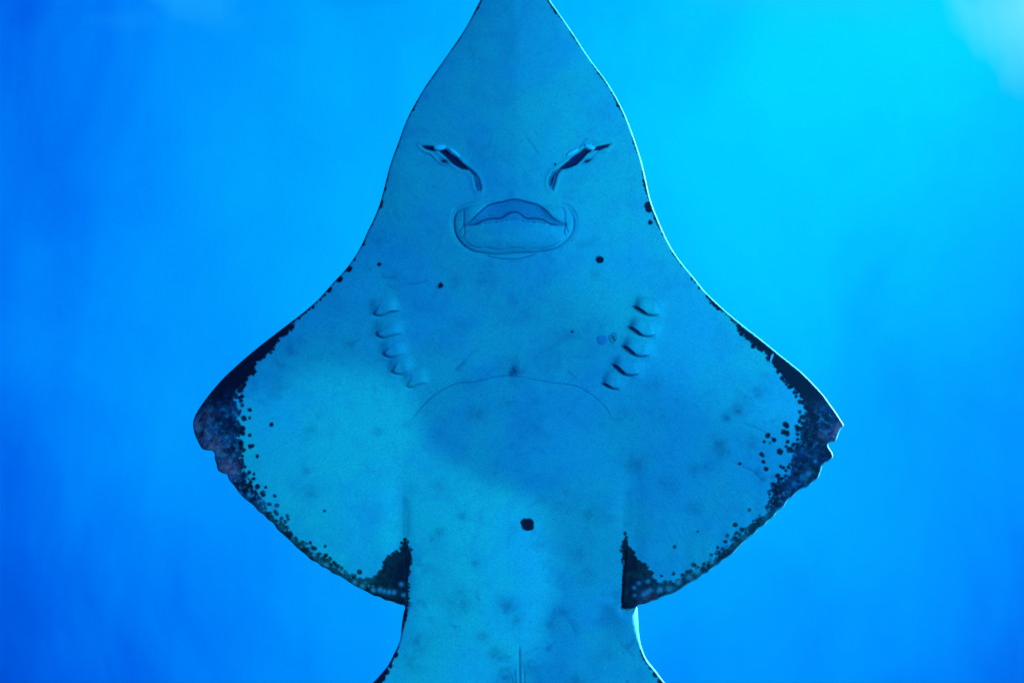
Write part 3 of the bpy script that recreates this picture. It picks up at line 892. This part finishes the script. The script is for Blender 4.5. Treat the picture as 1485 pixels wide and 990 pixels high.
big = noise(6.5, 3, 0.55, 0.4)
mid = noise(28, 4, 0.6, 0.3)
fine = noise(330, 3, 0.7)
grain = noise(1500, 1, 0.5)
belly_col = mix_col(t, mrange(big, 0.36, 0.66), (0.06, 0.76, 0.62), (0.055, 0.655, 0.71))
belly_col = mix_col(t, mrange(mid, 0.42, 0.72, 0, 0.46), belly_col, (0.05, 0.46, 0.60))
belly_col = mix_col(t, mrange(fine, 0.30, 0.75, 0, 0.50), belly_col, (0.04, 0.40, 0.46))
# fin rays
rv = N(t, 'ShaderNodeCombineXYZ')
L(t, A['ray_u'], rv.inputs[0])
L(t, M('MULTIPLY', big, 3.0), rv.inputs[1])
rays = noise(0.9, 3, 0.6, 0, rv.outputs[0])
belly_col = mix_col(t, M('MULTIPLY', mrange(rays, 0.45, 0.75, 0, 0.20), A['ray_w']), belly_col, (0.05, 0.44, 0.58))
# smudges: soft clouds of pigment under the skin
sm_n = noise(70, 4, 0.65, 0.5)
sm = M('MULTIPLY', A['smudge'], mrange(sm_n, 0.32, 0.66, 0.3, 1.5))
belly_col = mix_col(t, sm, belly_col, (0.02, 0.13, 0.23))
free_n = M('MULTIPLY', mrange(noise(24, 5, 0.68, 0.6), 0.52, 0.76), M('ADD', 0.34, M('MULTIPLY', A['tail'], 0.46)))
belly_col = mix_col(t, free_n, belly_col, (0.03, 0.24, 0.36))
# irregular speckling, denser on some patches
patch = mrange(noise(7, 3, 0.6, 0.5), 0.40, 0.66)
spk = M('MULTIPLY', mrange(noise(150, 4, 0.75, 0.6), 0.56, 0.74), M('ADD', 0.10, M('MULTIPLY', patch, 0.30)))
belly_col = mix_col(t, spk, belly_col, (0.02, 0.22, 0.36))
v2 = N(t, 'ShaderNodeTexVoronoi')
v2.inputs['Scale'].default_value = 46
v2.inputs['Randomness'].default_value = 1.0
L(t, oc, v2.inputs['Vector'])
rnd = N(t, 'ShaderNodeSeparateColor')
L(t, v2.outputs['Color'], rnd.inputs[0])
fleck = M('MULTIPLY', mrange(M('ADD', v2.outputs['Distance'], M('MULTIPLY', noise(200, 2), 0.14)), 0.10, 0.22, 1, 0), mrange(rnd.outputs[0], 0.72, 0.95))
belly_col = mix_col(t, M("MULTIPLY", fleck, 0.24), belly_col, (0.015, 0.13, 0.26))
# pores
vor = N(t, 'ShaderNodeTexVoronoi')
vor.inputs['Scale'].default_value = 130
vor.inputs['Randomness'].default_value = 1.0
L(t, oc, vor.inputs['Vector'])
pore = M('MULTIPLY', mrange(vor.outputs['Distance'], 0.06, 0.13, 1, 0), mrange(noise(9, 2), 0.44, 0.62))
belly_col = mix_col(t, M('MULTIPLY', pore, 0.45), belly_col, (0.08, 0.10, 0.2))
# tooth plates: grey, finely pavemented
tv = N(t, 'ShaderNodeTexVoronoi', feature='DISTANCE_TO_EDGE')
tv.inputs['Scale'].default_value = 430
L(t, oc, tv.inputs['Vector'])
tooth_col = mix_col(t, mrange(tv.outputs['Distance'], 0.0, 0.22), (0.015, 0.17, 0.32), (0.03, 0.42, 0.60))
belly_col = mix_col(t, M('MULTIPLY', A['teeth'], 0.72), belly_col, tooth_col)
# crease shade painted dark; scars and scratches take the same tone
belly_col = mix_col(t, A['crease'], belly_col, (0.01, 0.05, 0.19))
# pigment
wob = M('MULTIPLY', M('SUBTRACT', noise(210, 3, 0.65), 0.5), 4.4)
wob2 = M('MULTIPLY', M('SUBTRACT', noise(90, 2, 0.5), 0.5), 2.0)
pf = M('ADD', A['pig'], M('ADD', wob, wob2))
pmask = mrange(pf, 1.3, -1.3)
cells = noise(48, 5, 0.66, 0.8)
cells2 = noise(120, 3, 0.6, 0.4)
pig_col = mix_col(t, M('MULTIPLY', mrange(cells, 0.40, 0.66), A['mott']), (0.012, 0.003, 0.022), (0.03, 0.09, 0.22))
pig_col = mix_col(t, M('MULTIPLY', mrange(cells2, 0.48, 0.72), M('MULTIPLY', A['mott'], 0.55)), pig_col, (0.06, 0.26, 0.40))
pig_col = mix_col(t, M('MULTIPLY', A['green'], 0.75), pig_col, mix_col(t, mrange(cells, 0.42, 0.68), (0.010, 0.024, 0.018), (0.06, 0.17, 0.11)))
pig_col = mix_col(t, M('MULTIPLY', A['red'], mrange(cells2, 0.26, 0.52)), pig_col, (1.0, 0.16, 0.24))
pale_f = M('MULTIPLY', A['pale'], 0.82)
pig_col = mix_col(t, pale_f, pig_col, mix_col(t, A['green'], (0.16, 0.36, 0.58), (0.26, 0.52, 0.50)))
thin = M('SUBTRACT', 1.0, M('MULTIPLY', M('MULTIPLY', A['mott'], mrange(cells2, 0.45, 0.75)), 0.30))
colr = mix_col(t, M('MULTIPLY', pmask, thin), belly_col, pig_col)
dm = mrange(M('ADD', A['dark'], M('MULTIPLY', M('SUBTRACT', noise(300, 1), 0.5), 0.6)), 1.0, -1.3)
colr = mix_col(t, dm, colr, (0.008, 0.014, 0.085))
# back: sandy grey brown with pale spots
bv = N(t, 'ShaderNodeTexVoronoi')
bv.inputs['Scale'].default_value = 18
L(t, oc, bv.inputs['Vector'])
back_col = mix_col(t, mrange(bv.outputs['Distance'], 0.12, 0.2), (0.5, 0.52, 0.48), mix_col(t, mid, (0.13, 0.12, 0.09), (0.24, 0.22, 0.17)))
colr = mix_col(t, mrange(A['side'], 0.6, 0.9), colr, back_col)
L(t, colr, bsdf.inputs['Base Color'])
bsdf.inputs['Roughness'].default_value = 0.62
bsdf.inputs['Specular IOR Level'].default_value = 0.12
bump_h = M('ADD', M('MULTIPLY', fine, 0.5), M('ADD', M('MULTIPLY', grain, 0.25), M('ADD', M('MULTIPLY', mid, 1.6), M('MULTIPLY', M('MULTIPLY', rays, A['ray_w']), 0.8))))
bump_h = M('ADD', bump_h, M('MULTIPLY', M('MULTIPLY', tv.outputs['Distance'], A['teeth']), 1.4))
bmp = N(t, 'ShaderNodeBump')
bmp.inputs['Strength'].default_value = 0.35
bmp.inputs['Distance'].default_value = 0.0015
L(t, bump_h, bmp.inputs['Height'])
L(t, bmp.outputs[0], bsdf.inputs['Normal'])
me.materials.append(skin)

# ------------------------------------------------------------------ the thing and its parts
ray = bpy.data.objects.new('ray', None)
ray.location = CENTRE
ray.rotation_euler = ROT
ray['label'] = 'pale-bellied ray gliding overhead, blue underside with mouth and gill slits, dark-spotted wing edges'
ray['category'] = 'ray'
COL.objects.link(ray)
body = bpy.data.objects.new('body', me)
body.parent = ray
COL.objects.link(body)

flap_mat, ft, fb = new_mat('nasal_flap_skin')
fn = N(ft, 'ShaderNodeTexNoise')
fn.inputs['Scale'].default_value = 160
fo = N(ft, 'ShaderNodeTexCoord')
L(ft, fo.outputs['Object'], fn.inputs['Vector'])
L(ft, mix_col(ft, fn.outputs['Fac'], (0.12, 0.95, 0.95), (0.12, 0.98, 1.0)), fb.inputs['Base Color'])
fb.inputs['Roughness'].default_value = 0.5


def height_at(x, y):
    i = np.argmin((X - x) ** 2 + (Y - y) ** 2)
    return Z[i]


def pad(name, cx_, cy_, rx, ry, rot, lift, thick, mat, wob_=0.08, seed=0):
    """a soft rounded flap of skin lying on the body"""
    r = random.Random(seed)
    m = bmesh.new()
    ca, sa = math.cos(math.radians(rot)), math.sin(math.radians(rot))
    z0 = height_at(cx_, cy_)
    ringsn, seg = 7, 26
    wv = [1 + wob_ * math.sin(2 * math.pi * k / seg * 2 + r.random()) + r.uniform(-wob_, wob_) * .3 for k in range(seg)]
    grid = []
    for j in range(ringsn + 1):
        phi = math.pi * j / ringsn
        row = []
        for k in range(seg):
            a = 2 * math.pi * k / seg
            u = rx * math.sin(phi) * math.cos(a) * wv[k]
            v = ry * math.sin(phi) * math.sin(a) * wv[k]
            w = thick * math.cos(phi)
            px_, py_ = cx_ + u * ca - v * sa, cy_ + u * sa + v * ca
            row.append(m.verts.new(((px_ - 742.5) / 1000, (495 - py_) / 1000, (z0 + lift + w) / 1000)))
        grid.append(row)
    for j in range(ringsn):
        for k in range(seg):
            m.faces.new((grid[j][k], grid[j + 1][k], grid[j + 1][(k + 1) % seg], grid[j][(k + 1) % seg]))
    bmesh.ops.remove_doubles(m, verts=m.verts, dist=1e-6)
    bmesh.ops.recalc_face_normals(m, faces=m.faces)
    d = bpy.data.meshes.new(name)
    m.to_mesh(d)
    m.free()
    d.polygons.foreach_set('use_smooth', np.ones(len(d.polygons), bool))
    d.materials.append(mat)
    o = bpy.data.objects.new(name, d)
    o.parent = ray
    COL.objects.link(o)
    return o


pad('nasal_flap', 638.2, 215.6, 8.8, 4.4, -8, 1.0, 2.6, flap_mat, seed=1)
pad('nasal_flap', 854.2, 214.8, 8.0, 4.0, 14, 1.0, 2.6, flap_mat, seed=2)
pad('nasal_flap', 659.5, 223.0, 9.8, 2.9, 36, 0.4, 1.9, flap_mat, seed=3)
pad('nasal_flap', 829.5, 222.8, 9.8, 3.0, -30, 0.4, 1.9, flap_mat, seed=4)


# ------------------------------------------------------------------ loose scraps of skin near the right gills and on the wing edge
flake_mat, kt, kb = new_mat('dull_skin_flake')
kn = N(kt, 'ShaderNodeTexNoise')
kn.inputs['Scale'].default_value = 300
L(kt, N(kt, 'ShaderNodeTexCoord').outputs['Object'], kn.inputs['Vector'])
L(kt, mix_col(kt, kn.outputs['Fac'], (0.03, 0.32, 0.50), (0.04, 0.40, 0.58)), kb.inputs['Base Color'])
kb.inputs['Roughness'].default_value = 0.6
green_mat, gt, gb = new_mat('greenish_skin_flake')
kn = N(gt, 'ShaderNodeTexNoise')
kn.inputs['Scale'].default_value = 300
L(gt, N(gt, 'ShaderNodeTexCoord').outputs['Object'], kn.inputs['Vector'])
L(gt, mix_col(gt, kn.outputs['Fac'], (0.04, 0.36, 0.40), (0.05, 0.50, 0.46)), gb.inputs['Base Color'])
pale_mat, pt, pb = new_mat('pale_skin_flake')
pb.inputs['Base Color'].default_value = (0.10, 0.62, 0.74, 1)
line_mat, lt_, lb = new_mat('dark_crack')
lb.inputs['Base Color'].default_value = (0.01, 0.02, 0.09, 1)


def plate(name, poly, mat, parent, lift=0.4, thick=0.7):
    m = bmesh.new()
    c = np.mean(np.array(poly), axis=0)
    z0 = height_at(*c) + lift
    lo = [m.verts.new(((x - 742.5) / 1000, (495 - y) / 1000, (height_at(x, y) - 0.6) / 1000)) for x, y in poly]
    hi = [m.verts.new(((c[0] + (x - c[0]) * 0.93 - 742.5) / 1000, (495 - c[1] - (y - c[1]) * 0.93) / 1000, (height_at(x, y) + lift + thick) / 1000)) for x, y in poly]
    k = len(poly)
    m.faces.new(hi)
    m.faces.new(lo[::-1])
    for i in range(k):
        m.faces.new((lo[i], lo[(i + 1) % k], hi[(i + 1) % k], hi[i]))
    bmesh.ops.recalc_face_normals(m, faces=m.faces)
    d = bpy.data.meshes.new(name)
    m.to_mesh(d)
    m.free()
    d.materials.append(mat)
    o = bpy.data.objects.new(name, d)
    o.parent = parent
    COL.objects.link(o)
    return o


plate('skin_flake', [(865, 489), (870, 486), (877, 486), (880, 489), (879, 496), (874, 501), (868, 499), (866, 494)], flake_mat, ray)
fl = plate('skin_flake', [(882, 487), (887, 482), (893, 482), (895, 488), (893, 494), (889, 499), (884, 496), (882, 492)], green_mat, ray)
plate('crack', [(885.4, 486.4), (886.6, 485.8), (892.2, 494.4), (891, 495.2)], line_mat, fl, 1.0, 0.6)
plate('skin_flake', [(1115, 523), (1117, 515), (1121, 511), (1121, 516), (1118, 522), (1116, 527)], pale_mat, ray)

# ------------------------------------------------------------------ the water itself: one closed body of faintly blue water
wm = bmesh.new()
bmesh.ops.create_cube(wm, size=1.0)
wd = bpy.data.meshes.new('water')
wm.to_mesh(wd)
wm.free()
water = bpy.data.objects.new('water', wd)
water.scale = (16, 16, 12)
water.location = (0, 2, 3)
water['kind'] = 'structure'
COL.objects.link(water)
wmat = bpy.data.materials.new('sea_water')
wmat.use_nodes = True
wt = wmat.node_tree
wt.nodes.clear()
wo2 = N(wt, 'ShaderNodeOutputMaterial')
pv = N(wt, 'ShaderNodeVolumePrincipled')
pv.inputs['Color'].default_value = (0.02, 0.45, 0.95, 1)
pv.inputs['Density'].default_value = 0.004
pv.inputs['Anisotropy'].default_value = 0.6
L(wt, pv.outputs[0], wo2.inputs['Volume'])
wd.materials.append(wmat)


# ------------------------------------------------------------------ unseen disc-shaped swimmer, added to cast shade on the ray's chest
def shade_fish(name, shadow_px, frac, head_dir, scale):
    T = Vector(((shadow_px[0] - 742.5) / 1000, (495 - shadow_px[1]) / 1000, 0.02))
    K = Vector(KEY)
    P = T + (K - T) * frac
    zax = (K - T).normalized()                            # flank turned to the lamp
    xax = Vector((head_dir[0], head_dir[1], 0))
    xax = (xax - zax * xax.dot(zax)).normalized()
    yax = zax.cross(xax)
    basis = Matrix((xax, yax, zax)).transposed().to_4x4()
    place = Matrix.Translation(CENTRE) @ Matrix.Rotation(ROT[0], 4, 'X') @ Matrix.Translation(P) @ basis
    root = bpy.data.objects.new(name, None)
    root.matrix_world = place
    root['label'] = 'unseen disc-shaped silvery blue swimmer added to shade the chest of the ray'
    root['category'] = 'shade_fish'
    COL.objects.link(root)
    fm, f_t, f_b = new_mat('fish_scales')
    cn = N(f_t, 'ShaderNodeTexCoord').outputs['Object']
    vn = N(f_t, 'ShaderNodeTexVoronoi')
    vn.inputs['Scale'].default_value = 260
    L(f_t, cn, vn.inputs['Vector'])
    L(f_t, mix_col(f_t, vn.outputs['Distance'], (0.42, 0.50, 0.55), (0.20, 0.28, 0.36)), f_b.inputs['Base Color'])
    f_b.inputs['Roughness'].default_value = 0.35
    dk, d_t, d_b = new_mat('fish_eye_dark')
    d_b.inputs['Base Color'].default_value = (0.01, 0.01, 0.012, 1)

    def add(nm, m, mat, parent):
        bmesh.ops.recalc_face_normals(m, faces=m.faces)
        d = bpy.data.meshes.new(nm)
        m.to_mesh(d)
        m.free()
        d.polygons.foreach_set('use_smooth', np.ones(len(d.polygons), bool))
        d.materials.append(mat)
        o = bpy.data.objects.new(nm, d)
        o.parent = parent
        COL.objects.link(o)
        return o
    prof = [(1.02, .02, .02), (.98, .10, .06), (.88, .26, .12), (.70, .52, .20), (.45, .78, .26), (.15, .92, .28), (-.15, .92, .27), (-.45, .78, .23),
            (-.72, .55, .17), (-.95, .30, .11), (-1.12, .17, .07), (-1.28, .13, .05), (-1.40, .15, .03)]
    m = bmesh.new()
    rows = []
    for (px_, h, w) in prof:
        rows.append([m.verts.new((px_ * scale, h * scale * math.cos(a), w * scale * math.sin(a))) for a in [2 * math.pi * k / 20 for k in range(20)]])
    for a, b in zip(rows[:-1], rows[1:]):
        for k in range(20):
            m.faces.new((a[k], a[(k + 1) % 20], b[(k + 1) % 20], b[k]))
    m.faces.new(rows[0][::-1])
    m.faces.new(rows[-1])
    bod = add('body', m, fm, root)

    def fin(nm, poly, zoff=0.0, tilt=0.0):
        m = bmesh.new()
        t_ = 0.012 * scale
        up_ = [m.verts.new((x * scale, y * scale, (zoff + tilt * abs(y)) * scale + t_)) for x, y in poly]
        dn_ = [m.verts.new((x * scale, y * scale, (zoff + tilt * abs(y)) * scale - t_)) for x, y in poly]
        m.faces.new(up_)
        m.faces.new(dn_[::-1])
        for k in range(len(poly)):
            q = (k + 1) % len(poly)
            m.faces.new((up_[k], dn_[k], dn_[q], up_[q]))
        o = add(nm, m, fm, root)
        o.data.polygons.foreach_set('use_smooth', np.zeros(len(o.data.polygons), bool))
    fin('tail_fin', [(-1.36, .12), (-1.62, .42), (-1.90, .62), (-1.80, .25), (-1.76, 0), (-1.80, -.25), (-1.90, -.62), (-1.62, -.42), (-1.36, -.12)])
    fin('dorsal_fin', [(.42, .74), (.30, .98), (-.10, 1.12), (-.55, 1.02), (-.98, .62), (-.92, .30), (-.40, .76), (.10, .88)])
    fin('anal_fin', [(.20, -.86), (.05, -1.02), (-.30, -1.10), (-.65, -.96), (-.98, -.60), (-.92, -.30), (-.40, -.76)])
    fin('pectoral_fin', [(.42, -.10), (.30, .06), (.02, .02), (-.12, -.16), (.05, -.22), (.30, -.20)], 0.285)
    fin('pectoral_fin', [(.42, -.10), (.30, .06), (.02, .02), (-.12, -.16), (.05, -.22), (.30, -.20)], -0.285)
    for sd_ in (1, -1):
        m = bmesh.new()
        bmesh.ops.create_uvsphere(m, u_segments=12, v_segments=8, radius=0.075 * scale)
        for v in m.verts:
            v.co.z *= 0.5
            v.co += Vector((.72 * scale, .16 * scale, sd_ * .175 * scale))
        add('eye', m, dk, root)
    return root


shade_fish('shade_fish', (756, 592), 0.55, (0.55, -0.83), 0.058)
